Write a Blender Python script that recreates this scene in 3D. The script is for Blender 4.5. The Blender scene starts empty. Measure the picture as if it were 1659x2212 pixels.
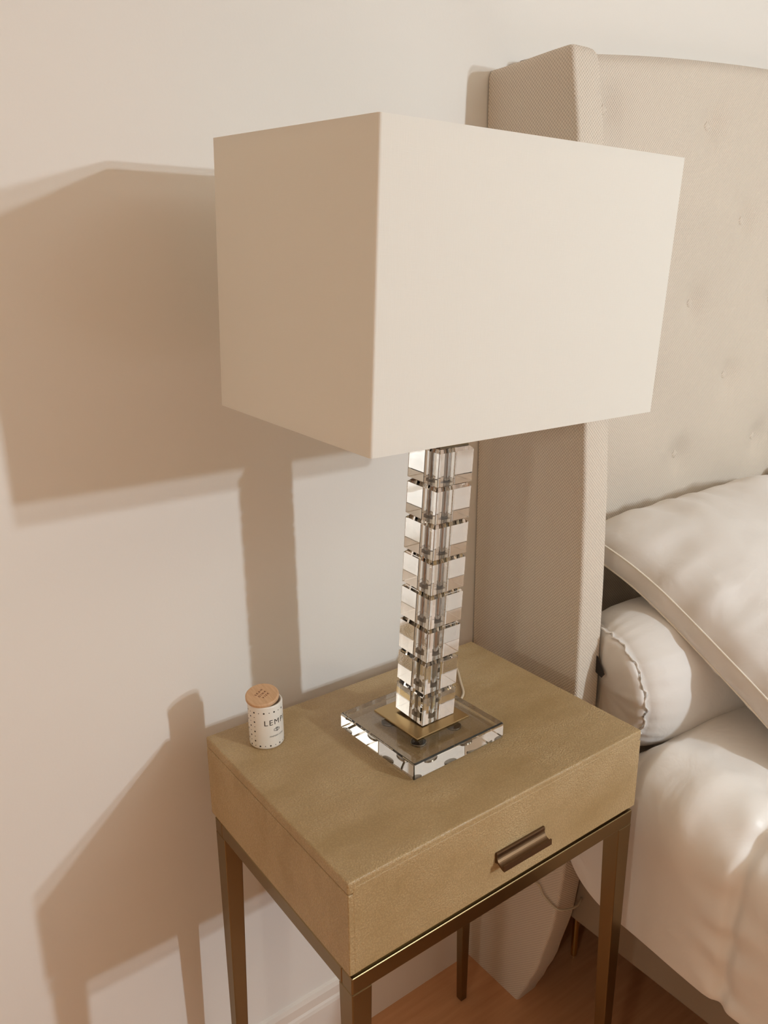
import bpy, bmesh, math, random
from mathutils import Vector, Matrix, noise

# ------------------------------------------------------------------ camera
SC = bpy.context.scene
COL = SC.collection
CAM_POS = Vector((-0.39706, -1.02194, 1.41171))
YAW, PITCH, ROLL, FPX = 0.642117, -0.295607, -0.006935, 1758.55
fwd = Vector((math.sin(YAW) * math.cos(PITCH), math.cos(YAW) * math.cos(PITCH), math.sin(PITCH)))
right = fwd.cross(Vector((0, 0, 1))).normalized()
up = right.cross(fwd)
r2 = math.cos(ROLL) * right + math.sin(ROLL) * up
u2 = -math.sin(ROLL) * right + math.cos(ROLL) * up
cam_d = bpy.data.cameras.new('camera')
cam = bpy.data.objects.new('camera', cam_d)
COL.objects.link(cam)
cam.matrix_world = Matrix(((r2.x, u2.x, -fwd.x, CAM_POS.x), (r2.y, u2.y, -fwd.y, CAM_POS.y),
                           (r2.z, u2.z, -fwd.z, CAM_POS.z), (0, 0, 0, 1)))
cam_d.sensor_fit = 'HORIZONTAL'
cam_d.sensor_width = 36.0
cam_d.lens = FPX / 1659.0 * 36.0
cam_d.clip_start = 0.01
SC.camera = cam

# ------------------------------------------------------------------ world, lights, exposure
world = bpy.data.worlds.new('world')
SC.world = world
world.use_nodes = True
world.node_tree.nodes['Background'].inputs[0].default_value = (1.0, 0.8, 0.6, 1)
world.node_tree.nodes['Background'].inputs[1].default_value = 0.0

KEY = Vector((1.2207, -2.6369, 1.8496))
KEY_POWER = 59.0
# the lamp across the room whose two bulbs cast the double-edged shadows on the wall
for lname, dz in (('room_lamp_upper_offscreen', 0.075), ('room_lamp_lower_offscreen', -0.075)):
    ld = bpy.data.lights.new(lname, 'POINT')
    ld.energy = KEY_POWER
    ld.color = (0.865, 1.0, 1.11)
    ld.shadow_soft_size = 0.030
    lo = bpy.data.objects.new(lname, ld)
    lo.location = KEY + Vector((0, 0, dz))
    COL.objects.link(lo)

# weaker lamp to the left, which throws the column's shadow on the headboard wing
ld = bpy.data.lights.new('side_lamp_left_offscreen', 'POINT')
ld.energy = 23.0
ld.color = (1.0, 0.92, 0.79)
ld.shadow_soft_size = 0.06
lo = bpy.data.objects.new('side_lamp_left_offscreen', ld)
lo.location = (-2.0, -1.57, 1.65)
COL.objects.link(lo)

SC.view_settings.view_transform = 'Standard'
SC.view_settings.look = 'None'
SC.view_settings.exposure = 0.0
SC.view_settings.gamma = 1.0
SC.view_settings.use_curve_mapping = False
cy = SC.cycles
cy.use_denoising = True
cy.max_bounces = 18
cy.diffuse_bounces = 7
cy.transmission_bounces = 16
cy.glossy_bounces = 8
cy.transparent_max_bounces = 24
cy.caustics_refractive = True
cy.caustics_reflective = False
cy.blur_glossy = 0.3
cy.sample_clamp_indirect = 6.0

# ------------------------------------------------------------------ material helpers
def mat(name, color, rough=0.5, metal=0.0, **kw):
    m = bpy.data.materials.new(name)
    m.use_nodes = True
    b = m.node_tree.nodes['Principled BSDF']
    b.inputs['Base Color'].default_value = (*color, 1)
    b.inputs['Roughness'].default_value = rough
    b.inputs['Metallic'].default_value = metal
    for k, v in kw.items():
        b.inputs[k.replace('_', ' ')].default_value = v
    return m

def nodes(m):
    nt = m.node_tree
    return nt, nt.nodes['Principled BSDF']

def N(nt, typ, **kw):
    n = nt.nodes.new(typ)
    for k, v in kw.items():
        setattr(n, k, v)
    return n

def mathn(nt, op, a, b=None):
    n = nt.nodes.new('ShaderNodeMath')
    n.operation = op
    for i, v in enumerate((a, b)):
        if v is None:
            continue
        if isinstance(v, (int, float)):
            n.inputs[i].default_value = v
        else:
            nt.links.new(v, n.inputs[i])
    return n.outputs[0]

def ramp(nt, fac, stops):
    r = nt.nodes.new('ShaderNodeValToRGB')
    els = r.color_ramp.elements
    while len(els) < len(stops):
        els.new(0.5)
    for e, (p, c) in zip(els, stops):
        e.position = p
        e.color = (*c, 1)
    nt.links.new(fac, r.inputs[0])
    return r.outputs[0]

def bump(nt, b, height, strength, dist):
    bp = nt.nodes.new('ShaderNodeBump')
    bp.inputs['Strength'].default_value = strength
    bp.inputs['Distance'].default_value = dist
    nt.links.new(height, bp.inputs['Height'])
    nt.links.new(bp.outputs[0], b.inputs['Normal'])

def objco(nt):
    return nt.nodes.new('ShaderNodeTexCoord').outputs['Object']

def noise_tex(nt, vec, scale, detail=3.0, rough=0.5):
    n = nt.nodes.new('ShaderNodeTexNoise')
    n.inputs['Scale'].default_value = scale
    n.inputs['Detail'].default_value = detail
    n.inputs['Roughness'].default_value = rough
    nt.links.new(vec, n.inputs['Vector'])
    return n.outputs['Fac']

def mapping(nt, vec, scale=(1, 1, 1), rot=(0, 0, 0)):
    n = nt.nodes.new('ShaderNodeMapping')
    n.inputs['Scale'].default_value = scale
    n.inputs['Rotation'].default_value = rot
    nt.links.new(vec, n.inputs['Vector'])
    return n.outputs[0]

# painted plaster
def make_plaster(name, color):
    m = mat(name, color, 0.75)
    nt, b = nodes(m)
    co = objco(nt)
    bump(nt, b, noise_tex(nt, co, 260, 3), 0.08, 0.001)
    return m
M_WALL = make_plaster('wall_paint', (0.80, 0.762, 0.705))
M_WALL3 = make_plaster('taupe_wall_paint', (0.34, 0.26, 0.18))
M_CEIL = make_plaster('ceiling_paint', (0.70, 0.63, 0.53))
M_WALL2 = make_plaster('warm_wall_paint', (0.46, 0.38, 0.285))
M_TRIM = mat('white_gloss_trim', (0.78, 0.71, 0.63), 0.4)

def make_floor():
    m = mat('brown_wood_floor', (0.25, 0.11, 0.045), 0.42)
    nt, b = nodes(m)
    co = objco(nt)
    n1 = noise_tex(nt, mapping(nt, co, (3, 40, 1)), 2.0, 5)
    col = ramp(nt, n1, [(0.3, (0.55, 0.265, 0.12)), (0.7, (0.63, 0.32, 0.155))])
    nt.links.new(col, b.inputs['Base Color'])
    bump(nt, b, n1, 0.05, 0.001)
    return m
M_FLOOR = make_floor()

# stingray-grain leather of the nightstand
def make_shagreen():
    m = mat('shagreen_leather', (0.36, 0.255, 0.135), 0.42)
    nt, b = nodes(m)
    co = objco(nt)
    v = N(nt, 'ShaderNodeTexVoronoi')
    v.inputs['Scale'].default_value = 430
    nt.links.new(co, v.inputs['Vector'])
    v2 = N(nt, 'ShaderNodeTexVoronoi')
    v2.inputs['Scale'].default_value = 14
    nt.links.new(co, v2.inputs['Vector'])
    patch = noise_tex(nt, mapping(nt, co, (1, 2.2, 1.5)), 9, 4)
    big = noise_tex(nt, co, 3.5, 2)
    f = mathn(nt, 'ADD', mathn(nt, 'MULTIPLY', patch, 0.6), mathn(nt, 'MULTIPLY', big, 0.4))
    col = ramp(nt, f, [(0.34, (0.390, 0.268, 0.124)), (0.5, (0.465, 0.330, 0.168)), (0.68, (0.55, 0.41, 0.226))])
    mx = N(nt, 'ShaderNodeMix', data_type='RGBA', blend_type='MULTIPLY')
    mx.inputs[0].default_value = 0.35
    nt.links.new(col, mx.inputs[6])
    g = ramp(nt, v.outputs['Distance'], [(0.0, (1.2, 1.2, 1.2)), (0.6, (0.55, 0.52, 0.47))])
    nt.links.new(g, mx.inputs[7])
    nt.links.new(mx.outputs[2], b.inputs['Base Color'])
    pearl = ramp(nt, v2.outputs['Distance'], [(0.0, (1, 1, 1)), (0.09, (0, 0, 0))])
    amt = ramp(nt, patch, [(0.36, (0.15, 0.15, 0.15)), (0.62, (1, 1, 1))])
    h = mathn(nt, 'MULTIPLY', mathn(nt, 'SUBTRACT', 1.0, v.outputs['Distance']), amt)
    h = mathn(nt, 'ADD', h, mathn(nt, 'MULTIPLY', pearl, 0.7))
    bump(nt, b, h, 0.65, 0.0013)
    return m
M_LEATHER = make_shagreen()

M_BRASS = mat('champagne_brass', (0.25, 0.182, 0.092), 0.3, 1.0)
M_BRASS_PLATE = mat('brushed_brass_plate', (0.50, 0.36, 0.18), 0.28, 1.0)
M_BRONZE = mat('copper_bronze_handle', (0.165, 0.10, 0.055), 0.42, 1.0)
M_CHROME = mat('polished_steel', (0.62, 0.6, 0.57), 0.08, 1.0)
M_FOOT = mat('dark_steel_foot', (0.30, 0.275, 0.24), 0.12, 1.0)
M_ROD = mat('steel_rod', (0.33, 0.325, 0.32), 0.06, 1.0)
M_SPACER = mat('dark_bronze_spacer', (0.16, 0.12, 0.08), 0.35, 1.0)
M_GOLDLEG = mat('gold_leg_tip', (0.75, 0.5, 0.18), 0.25, 1.0)

def make_glass(name, ior, tint):
    m = bpy.data.materials.new(name)
    m.use_nodes = True
    nt = m.node_tree
    b = nt.nodes['Principled BSDF']
    b.inputs['Base Color'].default_value = (*tint, 1)
    b.inputs['Roughness'].default_value = 0.0
    b.inputs['IOR'].default_value = ior
    b.inputs['Transmission Weight'].default_value = 1.0
    return m
M_CRYSTAL = make_glass('clear_crystal', 1.5, (0.985, 0.985, 0.975))

def make_shade():
    m = bpy.data.materials.new('cream_shade_fabric')
    m.use_nodes = True
    nt = m.node_tree
    b = nt.nodes['Principled BSDF']
    b.inputs['Base Color'].default_value = (0.84, 0.81, 0.74, 1)
    b.inputs['Roughness'].default_value = 0.8
    co = objco(nt)
    n1 = noise_tex(nt, mapping(nt, co, (60, 60, 900)), 1.0, 2)
    n2 = noise_tex(nt, mapping(nt, co, (900, 900, 60)), 1.0, 2)
    bump(nt, b, mathn(nt, 'ADD', n1, n2), 0.10, 0.0006)
    t = N(nt, 'ShaderNodeBsdfTranslucent')
    t.inputs[0].default_value = (0.84, 0.78, 0.66, 1)
    mx = N(nt, 'ShaderNodeMixShader')
    mx.inputs[0].default_value = 0.16
    nt.links.new(b.outputs[0], mx.inputs[1])
    nt.links.new(t.outputs[0], mx.inputs[2])
    nt.links.new(mx.outputs[0], nt.nodes['Material Output'].inputs[0])
    return m
M_SHADE = make_shade()

# basket-woven upholstery; a diagonal dot weave that works on faces along x and along y
def make_weave():
    m = mat('woven_linen_upholstery', (0.55, 0.47, 0.375), 0.85)
    nt, b = nodes(m)
    sep = N(nt, 'ShaderNodeSeparateXYZ')
    nt.links.new(objco(nt), sep.inputs[0])
    u = mathn(nt, 'SUBTRACT', sep.outputs[0], sep.outputs[1])
    v = sep.outputs[2]
    k = 2 * math.pi / 0.0056
    a = mathn(nt, 'SINE', mathn(nt, 'MULTIPLY', mathn(nt, 'ADD', u, v), k))
    c = mathn(nt, 'SINE', mathn(nt, 'MULTIPLY', mathn(nt, 'SUBTRACT', u, v), k))
    h = mathn(nt, 'ADD', mathn(nt, 'MULTIPLY', mathn(nt, 'ADD', a, c), 0.25), 0.5)
    nz = noise_tex(nt, objco(nt), 500, 2)
    f = mathn(nt, 'ADD', mathn(nt, 'MULTIPLY', h, 0.75), mathn(nt, 'MULTIPLY', nz, 0.25))
    col = ramp(nt, f, [(0.15, (0.525, 0.45, 0.365)), (0.5, (0.665, 0.58, 0.485)), (0.85, (0.755, 0.665, 0.565))])
    nt.links.new(col, b.inputs['Base Color'])
    bump(nt, b, f, 0.55, 0.0016)
    b.inputs['Sheen Weight'].default_value = 0.15
    return m
M_WEAVE = make_weave()

def make_cotton(name, color, rough):
    m = mat(name, color, rough)
    nt, b = nodes(m)
    co = objco(nt)
    n1 = N(nt, 'ShaderNodeTexNoise')
    n1.inputs['Scale'].default_value = 9
    n1.inputs['Detail'].default_value = 4
    n1.inputs['Distortion'].default_value = 0.7
    nt.links.new(co, n1.inputs['Vector'])
    bump(nt, b, n1.outputs['Fac'], 0.32, 0.012)
    b.inputs['Sheen Weight'].default_value = 0.2
    return m
M_PILLOW = make_cotton('white_pillow_cotton', (0.74, 0.70, 0.66), 0.6)
M_DUVET = make_cotton('white_sateen_duvet', (0.84, 0.80, 0.755), 0.42)
M_PIPING = mat('ivory_piping', (0.85, 0.79, 0.69), 0.5)
M_MATTRESS = mat('mattress_ticking', (0.62, 0.55, 0.48), 0.8)
M_RAIL = mat('taupe_bed_base', (0.30, 0.235, 0.17), 0.85)
M_LABEL = mat('black_woven_label', (0.035, 0.03, 0.028), 0.8)
M_LABEL_INK = mat('label_white_thread', (0.55, 0.5, 0.45), 0.8)
M_JAR = mat('white_ceramic_jar', (0.78, 0.73, 0.65), 0.35)
M_WAX = mat('cream_wax', (0.75, 0.68, 0.55), 0.5)
M_INK = mat('black_print', (0.012, 0.01, 0.009), 0.5)
M_CORDM = mat('clear_vinyl_cord', (0.62, 0.52, 0.38), 0.25)
M_BULB = mat('frosted_bulb_glass', (0.8, 0.78, 0.74), 0.3)

def make_lidwood():
    m = mat('pale_beech_wood', (0.60, 0.375, 0.21), 0.55)
    nt, b = nodes(m)
    co = objco(nt)
    n = noise_tex(nt, mapping(nt, co, (300, 30, 30), (0, 0, 0.8)), 1.5, 4)
    col = ramp(nt, n, [(0.3, (0.56, 0.34, 0.185)), (0.7, (0.65, 0.42, 0.245))])
    nt.links.new(col, b.inputs['Base Color'])
    return m
M_LID = make_lidwood()
M_LIDINK = mat('burnt_engraving', (0.17, 0.065, 0.03), 0.7)

# ------------------------------------------------------------------ object helpers
def obj(name, bm_or_me, material, parent=None, loc=(0, 0, 0), rot=None, smooth=False, bevel=0.0, segs=2):
    if isinstance(bm_or_me, bpy.types.Mesh):
        me = bm_or_me
    else:
        me = bpy.data.meshes.new(name)
        bmesh.ops.recalc_face_normals(bm_or_me, faces=bm_or_me.faces)
        bm_or_me.to_mesh(me)
        bm_or_me.free()
        if smooth:
            for p in me.polygons:
                p.use_smooth = True
    if not me.materials:
        me.materials.append(material)
    o = bpy.data.objects.new(name, me)
    COL.objects.link(o)
    o.location = loc
    if rot is not None:
        o.rotation_euler = rot
    if parent is not None:
        o.parent = parent
    if bevel > 0:
        md = o.modifiers.new('bevel', 'BEVEL')
        md.width = bevel
        md.segments = segs
        md.limit_method = 'ANGLE'
    return o

def thing(name, label, cat, loc=(0, 0, 0), rotz=0.0, group=None):
    o = bpy.data.objects.new(name, None)
    COL.objects.link(o)
    o.location = loc
    o.rotation_euler = (0, 0, rotz)
    o.empty_display_size = 0.05
    return tag(o, label, cat, group)

def tag(o, label, cat, group=None):
    o['label'] = label
    o['category'] = cat
    if group:
        o['group'] = group
    return o

def struct(name, bm, m, label=None, **kw):
    o = obj(name, bm, m, **kw)
    o['kind'] = 'structure'
    if label:
        o['label'] = label
    return o

def box_bm(x0, x1, y0, y1, z0, z1, bm=None):
    bm = bm or bmesh.new()
    vs = [bm.verts.new((x, y, z)) for z in (z0, z1) for (x, y) in ((x0, y0), (x1, y0), (x1, y1), (x0, y1))]
    for f in ((0, 3, 2, 1), (4, 5, 6, 7), (0, 1, 5, 4), (1, 2, 6, 5), (2, 3, 7, 6), (3, 0, 4, 7)):
        bm.faces.new([vs[i] for i in f])
    return bm

def loft(rings, closed_ring=True, cap0=True, cap1=True, bm=None):
    bm = bm or bmesh.new()
    vr = [[bm.verts.new(p) for p in r] for r in rings]
    n = len(rings[0])
    for a, b in zip(vr, vr[1:]):
        for i in range(n if closed_ring else n - 1):
            j = (i + 1) % n
            bm.faces.new((a[i], a[j], b[j], b[i]))
    if cap0:
        bm.faces.new(vr[0][::-1])
    if cap1:
        bm.faces.new(vr[-1])
    return bm

def lathe(profile, seg=48, cap0=True, cap1=True, c=(0, 0)):
    rings = [[(c[0] + r * math.cos(2 * math.pi * i / seg), c[1] + r * math.sin(2 * math.pi * i / seg), z)
              for i in range(seg)] for r, z in profile]
    return loft(rings, True, cap0, cap1)

def catmull(pts, sub=8):
    pts = [Vector(p) for p in pts]
    out = []
    P = [pts[0] * 2 - pts[1]] + pts + [pts[-1] * 2 - pts[-2]]
    for i in range(1, len(P) - 2):
        p0, p1, p2, p3 = P[i - 1:i + 3]
        for k in range(sub):
            t = k / sub
            out.append(0.5 * ((2 * p1) + (p2 - p0) * t + (2 * p0 - 5 * p1 + 4 * p2 - p3) * t * t
                              + (3 * p1 - p0 - 3 * p2 + p3) * t ** 3))
    out.append(pts[-1])
    return out

def tube(path, r, seg=10, closed=False, bm=None):
    n = len(path)
    rings = []
    for i, p in enumerate(path):
        a = path[(i - 1) % n] if (closed or i > 0) else path[i]
        b = path[(i + 1) % n] if (closed or i < n - 1) else path[i]
        t = (b - a).normalized()
        ref = Vector((0, 0, 1)) if abs(t.z) < 0.9 else Vector((1, 0, 0))
        s = t.cross(ref).normalized()
        w = s.cross(t)
        rings.append([p + r * (math.cos(2 * math.pi * k / seg) * s + math.sin(2 * math.pi * k / seg) * w)
                      for k in range(seg)])
    if closed:
        rings.append(rings[0])
    b = loft(rings, True, not closed, not closed, bm)
    if closed:
        bmesh.ops.remove_doubles(b, verts=b.verts, dist=1e-6)
    return b

def interp(tab, x):
    if x <= tab[0][0]:
        return tab[0][1]
    for (a, va), (b, vb) in zip(tab, tab[1:]):
        if x <= b:
            t = (x - a) / (b - a)
            t = t * t * (3 - 2 * t) * 0.35 + t * 0.65
            return va + (vb - va) * t
    return tab[-1][1]

def sstep(a, b, x):
    t = max(0.0, min(1.0, (x - a) / (b - a)))
    return t * t * (3 - 2 * t)

def fbm(v, s):
    return noise.fractal(v * s, 1.0, 2.0, 4)

# ------------------------------------------------------------------ the room
X0, X1, Y0, ZC = -2.75, 3.3, -4.3, 2.45
struct('wall_back', box_bm(X0 - 0.1, X1 + 0.1, 0, 0.1, 0, ZC), M_WALL, 'cream painted wall behind the nightstand and bed')
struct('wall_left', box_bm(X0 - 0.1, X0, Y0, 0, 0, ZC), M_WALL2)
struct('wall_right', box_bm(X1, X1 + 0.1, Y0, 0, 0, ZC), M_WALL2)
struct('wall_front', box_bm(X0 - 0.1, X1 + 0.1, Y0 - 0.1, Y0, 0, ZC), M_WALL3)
struct('floor', box_bm(X0 - 0.1, X1 + 0.1, Y0 - 0.1, 0.1, -0.06, 0), M_FLOOR, 'warm brown wooden floor')
struct('ceiling', box_bm(X0 - 0.1, X1 + 0.1, Y0 - 0.1, 0.1, ZC, ZC + 0.06), M_CEIL)
# two-step skirting along the back wall, stopping at the bed
prof = [(0, 0), (-0.013, 0), (-0.013, 0.098), (-0.011, 0.104), (-0.0085, 0.108), (-0.0085, 0.126), (-0.005, 0.134), (0, 0.137)]
struct('baseboard_back', loft([[(x, y, z) for y, z in prof] for x in (X0, 0.565)]), M_TRIM, 'white painted skirting board with a stepped top')

# ------------------------------------------------------------------ nightstand
HT, GAP, DEP, WID, HB = 0.7805, 0.0704, 0.356, 0.5, 0.125
ns = thing('nightstand', 'tan shagreen leather nightstand with one drawer on a slim brass frame', 'nightstand',
           (0, -GAP, 0), -0.0088)
ZB = HT - HB
def nsbox(name, m, x0, x1, y0, y1, z0, z1, bev=0.0015, parent=ns):
    return obj(name, box_bm(x0, x1, y0, y1, z0, z1), m, parent, bevel=bev, segs=3)
P_T = 0.016
nsbox('top_panel', M_LEATHER, 0, WID, -DEP, 0, HT - P_T, HT, 0.0028)
nsbox('side_panel', M_LEATHER, 0, P_T, -DEP, 0, ZB, HT - P_T - 0.0002)
nsbox('side_panel', M_LEATHER, WID - P_T, WID, -DEP, 0, ZB, HT - P_T - 0.0002)
nsbox('back_panel', M_LEATHER, P_T, WID - P_T, -P_T, -0.001, ZB, HT - P_T - 0.0002)
nsbox('bottom_panel', M_LEATHER, P_T, WID - P_T, -DEP + P_T, -P_T, ZB, ZB + 0.012)
dr = nsbox('drawer', M_LEATHER, 0.0062, WID - 0.0062, -DEP - 0.0004, -DEP + 0.018, ZB + 0.001, HT - 0.0075, 0.0016)
# recess the side/top edges behind the drawer front so that its seam reads as a joint
hp = []
def cove():
    pts = []
    # (outward, z): back flange, scooped cove, upturned lip, underside
    pts += [(0.0, 0.0125), (0.0028, 0.0127), (0.0034, 0.0108)]
    for k in range(9):
        a = math.pi + 0.15 + (math.pi / 2 - 0.15) * k / 8
        pts.append((0.0122 + 0.0090 * math.cos(a), 0.0082 + 0.0092 * math.sin(a)))
    pts += [(0.0136, -0.0006), (0.0140, 0.0016), (0.0160, 0.0017), (0.0164, -0.0060), (0.0130, -0.0056),
            (0.0085, -0.0038), (0.0050, -0.0010), (0.0030, -0.0016), (0.0, -0.0026)]
    return pts
hx0, hx1, hz = 0.2185, 0.3035, 0.7005
handle_b = loft([[(x, -DEP - 0.0004 - o_, hz + z_) for o_, z_ in cove()] for x in (hx0, hx1)])
obj('handle', handle_b, M_BRONZE, dr)['label'] = 'bronze cove pull handle'
# brass frame: recessed plinth, rails, tapering legs
nsbox('recessed_plinth', M_BRASS, 0.008, WID - 0.008, -DEP + 0.008, -0.008, ZB - 0.0065, ZB, 0)
RT, RH, RW = ZB - 0.0065, 0.0235, 0.021
FX0, FX1, FY0, FY1 = 0.003, WID - 0.003, -DEP + 0.001, -0.003
nsbox('frame_rail', M_BRASS, FX0, FX1, FY0, FY0 + RW, RT - RH, RT, 0.0018)
nsbox('frame_rail', M_BRASS, FX0, FX1, FY1 - RW, FY1, RT - RH, RT, 0.0018)
nsbox('frame_rail', M_BRASS, FX0, FX0 + RW, FY0 + RW, FY1 - RW, RT - RH, RT, 0.0018)
nsbox('frame_rail', M_BRASS, FX1 - RW, FX1, FY0 + RW, FY1 - RW, RT - RH, RT, 0.0018)
for (xo, sx) in ((FX0, 1), (FX1, -1)):
    for (yo, sy) in ((FY0, 1), (FY1, -1)):
        def ring(w, z):
            return [(xo, yo, z), (xo + sx * w, yo, z), (xo + sx * w, yo + sy * w, z), (xo, yo + sy * w, z)]
        obj('leg', loft([ring(0.0145, 0.0), ring(0.0275, RT - RH)]), M_BRASS, ns, bevel=0.0012)

# ------------------------------------------------------------------ table lamp
BX, BY, BTH = 0.2439, -0.2482, 0.0189
lamp = thing('table_lamp', 'table lamp with rectangular cream shade on a stack of crystal cubes', 'lamp', (BX, BY, HT))
FOOT = 0.0022
SL = 0.0238
def sq_ring(h, z, ch=0.0):
    if ch <= 0:
        return [(-h, -h, z), (h, -h, z), (h, h, z), (-h, h, z)]
    c = h - ch
    return [(-c, -h, z), (c, -h, z), (h, -c, z), (h, c, z), (c, h, z), (-c, h, z), (-h, c, z), (-h, -c, z)]
hb_ = 0.0808
slab = loft([sq_ring(hb_ - 0.0012, FOOT, 0.001), sq_ring(hb_, FOOT + 0.0012, 0.001),
             sq_ring(hb_, FOOT + SL - 0.0018, 0.001), sq_ring(hb_ - 0.0018, FOOT + SL, 0.001)])
slab_o = obj('base_slab', slab, M_CRYSTAL, lamp, rot=(0, 0, BTH))
slab_o['label'] = 'thick clear crystal base slab with bevelled edges'
fm = None
for sx in (-1, 1):
    for sy in (-1, 1):
        o = obj('foot', fm or lathe([(0.0100, 0), (0.0108, 0.0006), (0.0108, 0.0034), (0.0102, 0.0038)], 32), M_FOOT, lamp,
                (sx * 0.0320 * math.cos(BTH) - sy * 0.0320 * math.sin(BTH), sx * 0.0320 * math.sin(BTH) + sy * 0.0320 * math.cos(BTH), 0))
        fm = o.data
PZ = FOOT + SL
PO = Vector((0.005, 0.006, 0))
obj('brass_plate', box_bm(-0.0475, 0.0475, -0.0475, 0.0475, 0, 0.0026), M_BRASS_PLATE, lamp,
    PO + Vector((0, 0, PZ + 0.0001)), (0, 0, BTH), bevel=0.0008)
# leaning column of crystal blocks
CB = Vector((0.0100, 0.0050, PZ + 0.0027))
AX = Vector((0.0165, -0.055, 1.0)).normalized()
ROTC = Vector((0, 0, 1)).rotation_difference(AX).to_matrix().to_4x4() @ Matrix.Rotation(BTH, 4, 'Z')
E_ROT = ROTC.to_euler()
CH, CS, SP = 0.0463, 0.0290, 0.0022
HOLE = 0.0122
def block_mesh():
    bm = bmesh.new()
    b = 0.0040
    sv = 0.0005
    rings = [sq_ring(CS - 0.0006, 0.0, sv), sq_ring(CS, 0.0006, sv), sq_ring(CS, CH - b, sv), sq_ring(CS - b, CH, sv)]
    vr = [[bm.verts.new(p) for p in r] for r in rings]
    n = 8
    for a, c in zip(vr, vr[1:]):
        for i in range(n):
            bm.faces.new((a[i], a[(i + 1) % n], c[(i + 1) % n], c[i]))
    seg = 14
    hl = [[bm.verts.new((HOLE * math.cos(2 * math.pi * (i + 0.5) / seg), HOLE * math.sin(2 * math.pi * (i + 0.5) / seg), z))
           for i in range(seg)] for z in (0.0, CH)]
    for i in range(seg):
        bm.faces.new((hl[1][i], hl[1][(i + 1) % seg], hl[0][(i + 1) % seg], hl[0][i]))
    for outer, inner in ((vr[0], hl[0]), (vr[-1], hl[1])):
        e = []
        for lst in (outer, inner):
            for i in range(len(lst)):
                e.append(bm.edges.get((lst[i], lst[(i + 1) % len(lst)])))
        bmesh.ops.triangle_fill(bm, use_beauty=True, use_dissolve=False, edges=e)
    return bm
blk = None
spm = None
for i in range(9):
    p = CB + AX * (i * (CH + SP))
    o = obj('spacer', spm or box_bm(-0.0238, 0.0238, -0.0238, 0.0238, 0.0001, SP - 0.0001), M_SPACER, lamp, p, E_ROT)
    spm = o.data
    if i < 8:
        o = obj('crystal_block', blk or block_mesh(), M_CRYSTAL, lamp, p + AX * SP, E_ROT)
        blk = o.data
TOPC = CB + AX * (8 * (CH + SP) + SP)
obj('rod', lathe([(0.0062, 0.0), (0.0062, 8 * (CH + SP) + 0.004)], 32), M_ROD, lamp, CB, E_ROT, smooth=False)
obj('top_plate', box_bm(-0.024, 0.024, -0.024, 0.024, 0, 0.003), M_BRASS, lamp, TOPC, E_ROT, bevel=0.0006)
obj('socket', lathe([(0.010, 0.003), (0.010, 0.03), (0.018, 0.034), (0.018, 0.085), (0.016, 0.09)], 32), M_BRASS, lamp, TOPC, E_ROT)
obj('bulb', lathe([(0.013, 0.09), (0.014, 0.105), (0.026, 0.135), (0.030, 0.155), (0.026, 0.178), (0.012, 0.192), (0.002, 0.195)], 32),
    M_BULB, lamp, TOPC, E_ROT, smooth=True)
# shade (tilted with the column): open rectangular tube with hems
SA, SB, STH, SH = 0.2202, 0.1476, 0.0221, 0.2918
SCX, SCY, SZ0 = 0.25115 - BX, -0.2725 - BY, 1.24258 - HT
TX, TY = 0.0140, -0.0439
sax = Vector((TX, TY, 1)).normalized()
ROTS = (Vector((0, 0, 1)).rotation_difference(sax).to_matrix() @ Matrix.Rotation(STH, 3, 'Z')).to_euler()
def rrect(a, b, r, z, n=4):
    out = []
    for cx, cy_, a0 in ((a - r, b - r, 0), (-a + r, b - r, 90), (-a + r, -b + r, 180), (a - r, -b + r, 270)):
        for k in range(n + 1):
            t = math.radians(a0 + 90 * k / n)
            out.append((cx + r * math.cos(t), cy_ + r * math.sin(t), z))
    return out
T = 0.0014
def tube_rect(a, b, t, z0, z1, r=0.003):
    return loft([rrect(a - t, b - t, max(r - t, 0.0006), z0), rrect(a, b, r, z0), rrect(a, b, r, z1), rrect(a - t, b - t, max(r - t, 0.0006), z1),
                 rrect(a - t, b - t, max(r - t, 0.0006), z0)], True, False, False)
sh_b = tube_rect(SA, SB, T, 0, SH)
bmesh.ops.remove_doubles(sh_b, verts=sh_b.verts, dist=1e-7)
shade = obj('shade', sh_b, M_SHADE, lamp, (SCX, SCY, SZ0), ROTS)
shade['label'] = 'rectangular cream fabric lamp shade'
for z0 in (0.0, SH - 0.007):
    hb2 = tube_rect(SA - T - 0.0002, SB - T - 0.0002, 0.0012, z0 + 0.0001, z0 + 0.0069)
    bmesh.ops.remove_doubles(hb2, verts=hb2.verts, dist=1e-7)
    obj('hem', hb2, M_SHADE, shade)
arm = bmesh.new()
for s in (-1, 1):
    tube([Vector((0, 0, SH - 0.05)), Vector((s * (SA - 0.004), 0, SH - 0.03))], 0.0016, 8, bm=arm)
    tube([Vector((0, 0, SH - 0.05)), Vector((0, s * (SB - 0.004), SH - 0.03))], 0.0016, 8, bm=arm)
obj('spider_arm', arm, M_CHROME, shade)
harp = bmesh.new()
for s in (-1, 1):
    tube(catmull([(0, 0, 0.03), (s * 0.05, 0, 0.08), (s * 0.055, 0, 0.16), (0, 0, SH - 0.05)], 6), 0.0017, 8, bm=harp)
obj('harp', harp, M_BRASS, shade)
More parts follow.
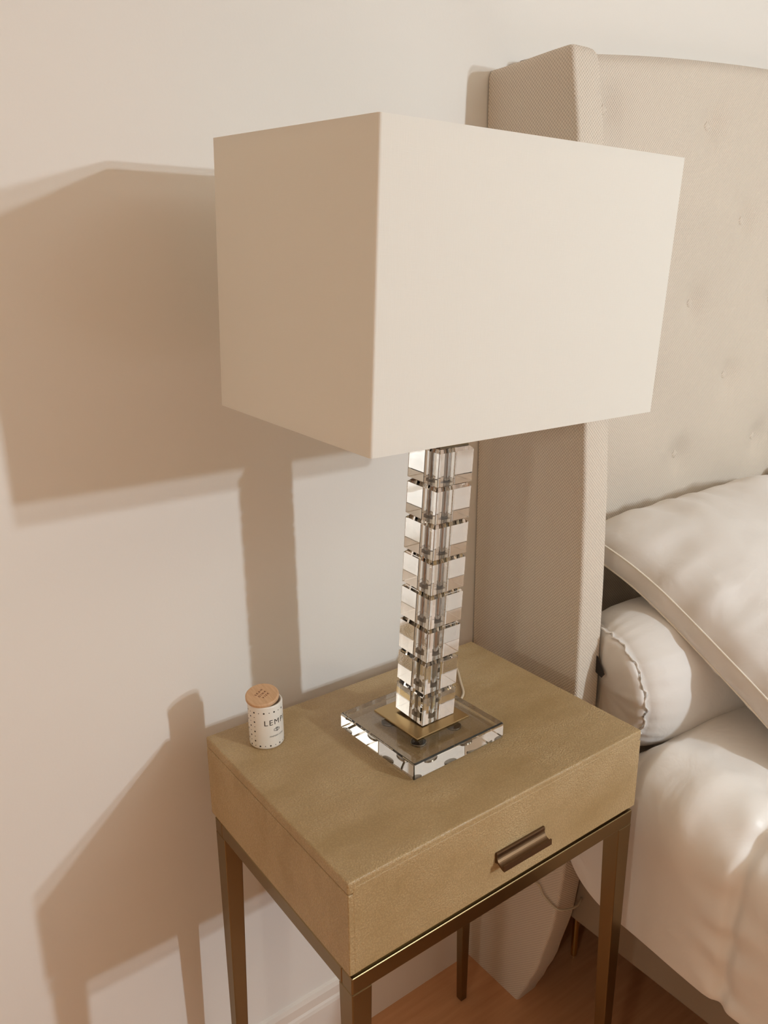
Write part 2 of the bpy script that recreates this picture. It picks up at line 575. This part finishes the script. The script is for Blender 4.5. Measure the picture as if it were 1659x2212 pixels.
# cord: over the table, down behind it and round to the bed
CP = catmull([(0.300, -0.232, 0.7925), (0.335, -0.222, 0.7845), (0.363, -0.205, 0.783), (0.385, -0.174, 0.783), (0.410, -0.136, 0.783),
              (0.418, -0.100, 0.783), (0.420, -0.078, 0.783), (0.421, -0.058, 0.772), (0.424, -0.046, 0.70), (0.440, -0.046, 0.55), (0.490, -0.08, 0.41),
              (0.535, -0.150, 0.345), (0.5665, -0.197, 0.316), (0.5685, -0.212, 0.299), (0.5705, -0.242, 0.290),
              (0.585, -0.252, 0.286), (0.615, -0.254, 0.280), (0.644, -0.238, 0.27), (0.650, -0.20, 0.20), (0.652, -0.16, 0.05), (0.655, -0.13, 0.004), (0.70, -0.08, 0.003)], 8)
off = Vector((BX, BY, HT))
tag(obj('power_cord', tube([p - off for p in CP], 0.0019, 8), M_CORDM, None, off, smooth=True), 'thin clear power cord running from the lamp base off the nightstand', 'cord')

# ------------------------------------------------------------------ candle
CX, CYY, CR, CHJ = 0.0632, -0.1318, 0.0238, 0.0645
candle = thing('scented_candle', 'small white candle jar with black dots and a pale wooden lid', 'candle', (CX, CYY, HT))
jar = obj('jar', lathe([(0.0207, 0.0), (0.0224, 0.0006), (0.0235, 0.0022), (CR, 0.0045), (CR, CHJ - 0.0022), (CR - 0.0006, CHJ - 0.0006),
                        (CR - 0.0018, CHJ), (CR - 0.0032, CHJ - 0.0008), (CR - 0.0036, CHJ - 0.004), (CR - 0.0036, 0.006)], 64), M_JAR, candle, smooth=True)
obj('wax', lathe([(CR - 0.0037, 0.012), (CR - 0.0037, 0.046)], 48), M_WAX, candle)
A0 = math.radians(242.7)      # direction from the jar towards the viewer's side of the room
def on_jar(th, z, lift=0.00012):
    return ((CR + lift) * math.cos(th), (CR + lift) * math.sin(th), z)
def text_mesh(body, size, spacing=1.0, align='CENTER', bold=0.0, lines=1.0):
    cu = bpy.data.curves.new('lettering', 'FONT')
    cu.body = body
    cu.size = size
    cu.align_x = align
    cu.align_y = 'BOTTOM_BASELINE'
    cu.space_character = spacing
    cu.space_line = lines
    cu.offset = bold
    cu.resolution_u = 4
    tmp = bpy.data.objects.new('lettering', cu)
    COL.objects.link(tmp)
    dg = bpy.context.evaluated_depsgraph_get()
    dg.update()
    me = bpy.data.meshes.new_from_object(tmp.evaluated_get(dg))
    bpy.data.objects.remove(tmp)
    bpy.data.curves.remove(cu)
    return me
def wrap_text(name, body, size, th, z, spacing, bold):
    me = text_mesh(body, size, spacing, 'CENTER', bold)
    bm = bmesh.new()
    bm.from_mesh(me)
    bpy.data.meshes.remove(me)
    bmesh.ops.triangulate(bm, faces=bm.faces)
    for v in bm.verts:
        v.co = Vector(on_jar(th + v.co.x / CR, z + v.co.y))
    return obj(name, bm, M_INK, jar)
TH = A0 + math.radians(34)
wrap_text('printed_name', 'LEMPI', 0.0114, TH, 0.0368, 1.25, 0.0)
wrap_text('printed_tagline', 'FINNISH LOVE', 0.0031, TH + math.radians(3), 0.0185, 1.15, 0.00003)
# two interlinked hearts-like loops under the name
hb3 = bmesh.new()
for dx, ph in ((-0.0016, 0.5), (0.0016, -0.5)):
    path = []
    for k in range(28):
        t = 2 * math.pi * k / 28
        hx = 0.00018 * 16 * math.sin(t) ** 3
        hy = 0.00018 * (13 * math.cos(t) - 5 * math.cos(2 * t) - 2 * math.cos(3 * t) - math.cos(4 * t))
        c_, s_ = math.cos(ph), math.sin(ph)
        X, Y = dx + c_ * hx - s_ * hy, s_ * hx + c_ * hy
        path.append(Vector(on_jar(TH + math.radians(2) + X / CR, 0.0288 + Y)))
    tube(path, 0.00030, 5, True, hb3)
obj('printed_hearts', hb3, M_INK, jar)
dots = bmesh.new()
for c_ in range(21):
    th = A0 + math.radians(-40) + c_ * 2 * math.pi / 21
    rel = c_ if c_ < 14 else c_ - 21
    for i in range(8):
        if 1 <= rel <= 8 and 0 < i < 7:
            continue
        rr = 0.00125 if (i + rel) % 2 == 1 else 0.00068
        z = 0.0058 + 0.00715 * i
        vs = []
        for k in range(8):
            t = 2 * math.pi * k / 8
            vs.append(dots.verts.new(on_jar(th + rr * math.cos(t) / CR, z + rr * math.sin(t))))
        dots.faces.new(vs)
d_o = obj('printed_dot', dots, M_INK, jar)
d_o['kind'] = 'stuff'
# lid lies off-centre and slightly tipped
LR = 0.0228
lid_rot = (Matrix.Rotation(math.radians(11.5), 3, Vector((0.80, -0.60, 0))) ).to_euler()
lidp = Vector((-0.0030, 0.0010, CHJ + 0.0036))
lid = obj('lid', lathe([(LR - 0.0035, -0.0006), (LR - 0.0008, 0.0), (LR, 0.0009), (LR, 0.0042), (LR - 0.0008, 0.0052), (LR - 0.0020, 0.0056)], 64),
          M_LID, candle, lidp, lid_rot, smooth=False)
lid['label'] = 'pale wooden disc lid'
obj('lid_plug', lathe([(CR - 0.0105, -0.0048), (CR - 0.0105, -0.0006)], 48), M_LID, lid)
lt = text_mesh('SKAN\nDINA\nVISK', 0.0041, 1.7, 'CENTER', 0.00016, 1.5)
for v in lt.vertices:
    v.co.y -= 0.0077
lt_o = obj('engraved_lettering', lt, M_LIDINK, lid, (0, 0, 0.00572), (0, 0, math.radians(22)))

# ------------------------------------------------------------------ bed with winged headboard
bed = thing('bed', 'upholstered bed with tall winged button-tufted headboard in beige linen', 'bed', (0, 0, 0))
XW, WT, XC = 0.5735, 0.063, 1.545
WY = [(0, -0.158), (0.06, -0.182), (0.126, -0.207), (0.259, -0.238), (0.378, -0.252), (0.73, -0.251), (0.894, -0.248), (1.047, -0.242),
      (1.19, -0.233), (1.40, -0.210), (1.579, -0.188), (1.695, -0.168)]
def wing_mesh(mirror):
    rings = []
    zs = [0.0, 0.004] + [0.02 + 1.65 * k / 60 for k in range(61)]
    ztop = 1.698
    tops = [(1.682, 0.0), (1.690, 0.0015), (1.695, 0.0045), (1.6975, 0.009), (ztop, 0.015)]
    def ring(z, ins):
        yf = interp(WY, z) + ins
        x0, x1, yb = XW + ins, XW + WT - ins, -0.003 - 0.0 * ins
        r_out, r_in = 0.006, 0.015
        pts = [(x0, yb)]
        for k in range(13):
            pts.append((x0, yb + (yf + r_out - yb) * (k + 1) / 13))
        for k in range(1, 6):
            t = math.radians(90 * k / 5)
            pts.append((x0 + r_out * (1 - math.cos(t)), yf + r_out * (1 - math.sin(t))))
        for k in range(1, 8):
            t = math.radians(90 * k / 7)
            cx_ = x1 - r_in
            pts.append((cx_ + r_in * math.sin(t), yf + r_in * (1 - math.cos(t))))
        for k in range(6):
            pts.append((x1, yf + r_in + (yb - yf - r_in) * (k + 1) / 6))
        zl = lambda y: z + 0.007 * sstep(0.0, -0.17, y) * sstep(1.55, 1.68, z)
        return [((2 * XC - x) if mirror else x, y, zl(y)) for x, y in pts]
    for z in zs:
        if z < 1.68:
            rings.append(ring(z, 0.0))
    for z, i in tops:
        rings.append(ring(z, i))
    return loft(rings)
for mi in (False, True):
    w = obj('wing', wing_mesh(mi), M_WEAVE, bed, smooth=True)
    es = w.modifiers.new('edges', 'EDGE_SPLIT')
    es.split_angle = math.radians(50)
# tufted panel
BUT = []
for r, z in enumerate((1.646, 1.489, 1.336, 1.188, 1.040, 0.892)):
    xs = [0.748 + 0.2905 * k for k in range(7)] if r % 2 == 0 else [0.8955 + 0.2905 * k for k in range(6)]
    for x in xs:
        BUT.append((x, z))
PY = -0.104
def zt(x):
    return 1.770 - 0.066 * (x - XC) ** 2
def panel_y(x, z):
    y = PY
    d = 0.0
    for bx_, bz_ in BUT:
        q_ = (x - bx_) ** 2 + (z - bz_) ** 2
        if q_ < 0.06:
            d += 0.0135 * math.exp(-q_ / (2 * 0.021 ** 2)) + 0.007 * math.exp(-q_ / (2 * 0.055 ** 2))
    y += d
    return y
px0, px1 = XW + WT - 0.004, 2 * XC - XW - WT + 0.004
nx, nz = 230, 150
rings = []
for j in range(nz + 1):
    f = j / nz
    row = []
    for i in range(nx + 1):
        x = px0 + (px1 - px0) * i / nx
        ztop = zt(x)
        z = 0.15 + (ztop - 0.15) * f
        e = max(0.0, 1 - (ztop - z) / 0.03)
        y = panel_y(x, z) + 0.03 * (1 - math.sqrt(max(0.0, 1 - e * e)))
        row.append((x, y, z))
    rings.append(row)
for yb in (-0.06, -0.01):
    rings.append([(px0 + (px1 - px0) * i / nx, yb, zt(px0 + (px1 - px0) * i / nx) + (0.0005 if yb < -0.03 else 0)) for i in range(nx + 1)])
rings.append([(px0 + (px1 - px0) * i / nx, -0.01, 0.15) for i in range(nx + 1)])
panel = obj('headboard_panel', loft(rings, False, False, False), M_WEAVE, bed, smooth=True)
bmesh_b = None
for bx_, bz_ in BUT:
    bb = bmesh_b or lathe([(0.0085, -0.002), (0.0088, 0.0), (0.0080, 0.0022), (0.0055, 0.0036), (0.0015, 0.0042)], 20)
    o = obj('button', bb, M_WEAVE, panel, (bx_, panel_y(bx_, bz_) + 0.0005, bz_), (math.pi / 2, 0, 0), smooth=True)
    bmesh_b = o.data
# bed base, rails, feet
for xa, xb in ((0.640, 0.668), (2 * XC - 0.668, 2 * XC - 0.640)):
    obj('side_rail', box_bm(xa, xb, -2.18, -0.105, 0.215, 0.40), M_RAIL, bed, bevel=0.006)
obj('foot_rail', box_bm(0.640, 2 * XC - 0.640, -2.21, -2.18, 0.215, 0.40), M_RAIL, bed, bevel=0.006)
obj('slat_base', box_bm(0.668, 2 * XC - 0.668, -2.18, -0.105, 0.27, 0.298), M_RAIL, bed)
legm = tipm = None
for x in (0.752, 2 * XC - 0.752):
    for y in (-0.150, -2.08):
        o = obj('leg', legm or lathe([(0.010, 0.105), (0.024, 0.118), (0.034, 0.155), (0.036, 0.215), (0.036, 0.27)], 24), M_MATTRESS, bed, (x, y, 0), smooth=True)
        legm = o.data
        t_ = obj('leg_tip', tipm or lathe([(0.006, 0.0), (0.0065, 0.004), (0.0065, 0.112)], 16), M_GOLDLEG, o)
        tipm = t_.data
# mattress
mt = obj('mattress', box_bm(0.645, 2 * XC - 0.645, -2.17, -0.112, 0.299, 0.545), M_MATTRESS, bevel=0.03, segs=4)
tag(mt, 'thick pale mattress lying on the bed base under the duvet', 'mattress')

# ------------------------------------------------------------------ duvet
random.seed(4)
DY0, DY1 = -0.268, -2.26
XS = 0.556          # hanging side plane
HEM = 0.392
def top_h(y):
    return interp([(-2.3, 0.655), (-0.62, 0.682), (-0.50, 0.690), (-0.44, 0.694), (-0.40, 0.690), (-0.37, 0.675), (-0.34, 0.650), (-0.31, 0.622), (-0.28, 0.604), (-0.26, 0.600)], y)
SEAMS_Y = [-0.268, -0.575, -0.88, -1.18, -1.48, -1.78, -2.26]
def puff(y):
    for a, b in zip(SEAMS_Y, SEAMS_Y[1:]):
        if b <= y <= a:
            t = (y - b) / (a - b)
            return (4 * t * (1 - t)) ** 0.30
    return 0.0
def puff_x(d):
    L_ = 0.33
    t = (d / L_) % 1.0
    return (4 * t * (1 - t)) ** 0.35
NU, NV = 170, 210
def duvet_pt(s, v):
    """s: arc length from the left hem; v: 0..1 along the bed"""
    y = DY0 + (DY1 - DY0) * v
    zt_ = top_h(y) - 0.03
    R = 0.085
    H = zt_ - R - HEM
    half = XC - XS
    flat = 2 * (half - R)
    arc = R * math.pi / 2
    tot = 2 * H + 2 * arc + flat
    d = s * tot
    mir = d > tot / 2
    if mir:
        d = tot - d
    if d < H:
        p, n = Vector((XS, y, HEM + d)), Vector((-1, 0, 0))
    elif d < H + arc:
        a = (d - H) / R
        p = Vector((XS + R * (1 - math.cos(a)), y, zt_ - R + R * math.sin(a)))
        n = Vector((-math.cos(a), 0, math.sin(a)))
    else:
        p, n = Vector((XS + R + (d - H - arc), y, zt_)), Vector((0, 0, 1))
    headfade = sstep(DY0, DY0 - 0.14, y)
    pf = puff(y)
    hang = 1.0 - sstep(H * 0.55, H + arc, d)
    amp = 0.030 * pf * (1 - 0.45 * hang)
    if d > H + arc:
        amp *= 0.55 + 0.45 * puff_x(d - H - arc - 0.03)
    # gathered creases at the shoulder and along the stitched lines
    sh = math.exp(-((d - H - arc * 0.65) / 0.075) ** 2)
    cr = 1.35 * math.sin(y * 74 + 2.2 * fbm(Vector((d * 5, y * 4, 1.7)), 1.0)) * 0.0055 * sh * (0.45 + 0.55 * fbm(Vector((y * 9, d * 3, 0.3)), 1.0))
    wr = 0.0065 * fbm(Vector((d * 9, y * 5.0, 3.1)), 1.0) * (1 - 0.95 * hang) + 0.0022 * hang * math.sin(y * 21 + 1.0)
    gr = sum(math.exp(-((y - sy_) / 0.0065) ** 2) for sy_ in SEAMS_Y[1:-1])
    amp -= 0.0075 * gr
    near = sstep(0.95, 0.55, pf)
    st = 0.004 * near * math.sin(d * 95 + 3 * fbm(Vector((y * 8, d * 8, 9.0)), 1.0))
    p = p + n * ((amp + cr + wr + st * (pf > 0.02)) * (0.35 + 0.65 * headfade))
    # rounded lower corner at the head end
    if d < H + arc * 0.4:
        cdist = (DY0 - y)
        rc = 0.095
        if cdist < rc:
            lift = rc - math.sqrt(max(0.0, rc * rc - (rc - cdist) ** 2))
            k = 1 - sstep(0, H * 0.9, d)
            p.z += lift * 0.75 * k
    # let the hem sag a little towards the foot and flare out
    p.z -= 0.025 * hang * sstep(-0.3, -1.2, y)
    p.x += 0.012 * hang * sstep(-0.32, -0.6, y) * -1
    if mir:
        p.x = 2 * XC - p.x
    return p
def warp(t):
    return t
rows = []
for j in range(NV + 1):
    v = (j / NV) ** 2.0
    row = []
    for i in range(NU + 1):
        t = i / NU
        # denser on the near side
        s = 0.5 * (2 * t) ** 1.5 if t < 0.5 else 1 - 0.5 * (2 * (1 - t)) ** 1.5
        row.append(duvet_pt(s, v))
    rows.append(row)
duv = obj('duvet', loft(rows, False, False, False), M_DUVET, smooth=True)
sd = duv.modifiers.new('filling', 'SOLIDIFY')
sd.thickness = 0.012
sd.offset = -1.0
ss = duv.modifiers.new('subdivision', 'SUBSURF')
ss.levels = ss.render_levels = 1
tag(duv, 'white stitched sateen duvet hanging over the side of the bed', 'duvet')

# ------------------------------------------------------------------ bolster-like pillow lying against the headboard
bol = thing('round_pillow', 'plump white round-ended pillow with gathered end seam under the flat pillow', 'pillow', (0.628, -0.250, 0.724))
bol.rotation_euler = (0, 0, math.radians(-9))
BL = 0.66
RIM = 0.102
prof_b = [(0.0, 0.004), (0.02, 0.003), (0.05, 0.0), (0.075, -0.003), (0.09, -0.002), (0.100, 0.003), (RIM, 0.0075)]   # (radius, x) end cap
body = [(RIM - 0.002, 0.011), (0.107, 0.016), (0.114, 0.030), (0.120, 0.05), (0.125, 0.08), (0.128, 0.13), (0.129, 0.2), (0.129, 0.33)]
SEGB = 144
def bol_ring(r, x, k_cap, k_body):
    out = []
    for i in range(SEGB):
        th = 2 * math.pi * i / SEGB
        w = 0.0
        w += k_body * (0.0016 * math.sin(th * 17 + 1.9 * math.sin(th * 5)) + 0.0012 * math.sin(th * 31 + 2.5 * math.sin(th * 3 + 1)))
        rr = r + w
        xx = x + k_cap * (0.006 * fbm(Vector((math.cos(th) * r * 14, math.sin(th) * r * 14, 2.0)), 1.0)
                          + 0.0011 * math.sin(th * 13 + 2 * math.sin(th * 4)) * min(1, r / RIM))
        zz = rr * math.sin(th)
        sag = 1.0 - 0.10 * sstep(0.0, -0.13, zz)
        yl = rr * math.cos(th)
        if x < 0.3:
            xx += (0.034 * sstep(-0.02, 0.06, yl)) * max(0.0, 1 - xx / 0.12)
        out.append((xx, rr * math.cos(th), zz * sag))
    return out
ringsb = [bol_ring(max(r, 0.0008), x, min(1.0, r / 0.05), 0.0) for r, x in prof_b]
seq = [(r, x, 0.15, 1.0 * math.exp(-x / 0.035)) for r, x in body]
ringsb += [bol_ring(r, x, kc, kb) for r, x, kc, kb in seq]
ringsb += [bol_ring(r, BL - x, kc, kb) for r, x, kc, kb in reversed(seq)]
ringsb += [bol_ring(max(r, 0.0008), BL - x, 0.5, 0) for r, x in reversed(prof_b)]
cover = obj('cover', loft(ringsb), M_PILLOW, bol, smooth=True)
# crinkled seam ridge round the near end
path = []
for i in range(SEGB):
    th = 2 * math.pi * i / SEGB
    rr = RIM + 0.0012 + 0.0014 * math.sin(th * 31 + 2 * math.sin(th * 7))
    zz = rr * math.sin(th)
    path.append(Vector((0.0085 + 0.0028 * math.sin(th * 19 + 2 * math.sin(th * 4)) + 0.0015 * math.sin(th * 41), rr * math.cos(th), zz * (1.0 - 0.10 * sstep(0.0, -0.13, zz)))))
obj('end_seam', tube(path, 0.0019, 6, True), M_PILLOW, bol, smooth=True)
lq = [(0.018, 0.036), (-0.016, 0.027), (-0.022, 0.036), (-0.004, 0.060), (0.018, 0.066)]
lb = loft([[(-0.0072, y, z) for y, z in lq], [(-0.0064, y, z) for y, z in lq]])
lab = obj('care_label', lb, M_LABEL, bol)
lab['label'] = 'small black care label'

# ------------------------------------------------------------------ boxed flat pillows
def boxed_pillow(name, label, P00, eu, ev, W_, L_, gus, crown, seed, group=None, bend=0.0):
    """P00: corner of the lower seam nearest the headboard; eu along the headboard, ev down the slope"""
    eu = eu.normalized(); ev = ev.normalized(); en = eu.cross(ev)
    if en.z < 0:
        en = -en
    root = thing(name, label, 'pillow', P00, 0, group)
    n = 72
    def edge(u, v):
        # seam outline pulled in slightly at mid-sides, corners rounded
        a, b = 2 * u - 1, 2 * v - 1
        pin = 0.035
        x = a * (1 - pin * (1 - b * b) * abs(a) ** 3)
        y = b * (1 - pin * (1 - a * a) * abs(b) ** 3)
        rr = 0.16
        # soften the corners
        m_ = max(0, abs(a) + abs(b) - (2 - rr))
        x -= math.copysign(m_ * 0.28, a)
        y -= math.copysign(m_ * 0.28, b)
        return (x + 1) / 2 * W_, (y + 1) / 2 * L_
    def surf(u, v, side):
        X, Y = edge(u, v)
        du, dv = min(u, 1 - u) * W_, min(v, 1 - v) * L_
        dome = (1 - (1 - min(1, du / (W_ * 0.46))) ** 2.3) * (1 - (1 - min(1, dv / (L_ * 0.46))) ** 2.3)
        h = crown * (1.0 if side > 0 else 0.34) * dome ** 0.58
        d_ = min(du, dv)
        ed = math.exp(-d_ / 0.05)
        along = (v * L_ if du < dv else u * W_)
        pk = 0.0045 * ed * (1 - math.exp(-d_ / 0.006)) * math.sin(along * 85 + 3.0 * fbm(Vector((along * 9, seed, d_ * 6)), 1.0))
        wr = 0.010 * fbm(Vector((X * 5.5 + seed, Y * 4.0, side * 3.0)), 1.0) * min(1, d_ / 0.05)
        fold = 0.012 * math.exp(-((d_ - 0.055) / 0.03) ** 2) * fbm(Vector((along * 8 + seed, 5.0, side)), 1.0)
        hh = h + pk + wr + fold
        sag = bend * max(0.0, 1 - Y / 0.20) ** 2 * (1 - 0.85 * sstep(0.0, 0.16, min(u, 1 - u)))
        return eu * X + ev * Y + en * (gus / 2 + side * (gus / 2 + hh) - sag)
    bm = bmesh.new()
    grids = {}
    for side in (1, -1):
        grids[side] = [[bm.verts.new(surf(i / n, j / n, side)) for i in range(n + 1)] for j in range(n + 1)]
        g = grids[side]
        for j in range(n):
            for i in range(n):
                bm.faces.new((g[j][i], g[j][i + 1], g[j + 1][i + 1], g[j + 1][i]))
    loop = [(i, 0) for i in range(n)] + [(n, j) for j in range(n)] + [(n - i, n) for i in range(n)] + [(0, n - j) for j in range(n)]
    mid = []
    for k, (i, j) in enumerate(loop):
        a, b = grids[1][j][i].co, grids[-1][j][i].co
        c = (a + b) / 2
        ctr = eu * W_ / 2 + ev * L_ / 2
        outw = c - ctr
        outw -= en * outw.dot(en)
        mid.append(bm.verts.new(c + outw.normalized() * 0.006 * (1 + 0.8 * math.sin(k * 0.55 + seed))))
    for k in range(len(loop)):
        k2 = (k + 1) % len(loop)
        i, j = loop[k]; i2, j2 = loop[k2]
        bm.faces.new((grids[1][j][i], grids[1][j2][i2], mid[k2], mid[k]))
        bm.faces.new((mid[k], mid[k2], grids[-1][j2][i2], grids[-1][j][i]))
    paths = {s: [grids[s][j][i].co.copy() for i, j in loop] for s in (1, -1)}
    obj('pillowcase', bm, M_PILLOW, root, smooth=True)
    for s in (1, -1):
        obj('piping', tube(paths[s], 0.0017, 6, True), M_PIPING, root, smooth=True)['label'] = 'ivory piped edge'
    return root
EV = Vector((0, -0.869, -0.495))
boxed_pillow('flat_pillow', 'large white piped pillow resting on the round-ended pillow beside the wing', Vector((0.708, -0.128, 0.950)),
             Vector((1, -0.02, 0.0)), EV, 0.61, 0.53, 0.034, 0.100, 1.3, None, 0.030)
boxed_pillow('flat_pillow', 'white piped pillow on the far half of the bed, only its corner showing', Vector((1.335, -0.128, 0.958)),
             Vector((1, 0.0, 0.0)), EV, 0.62, 0.53, 0.034, 0.100, 4.1, None, 0.03)
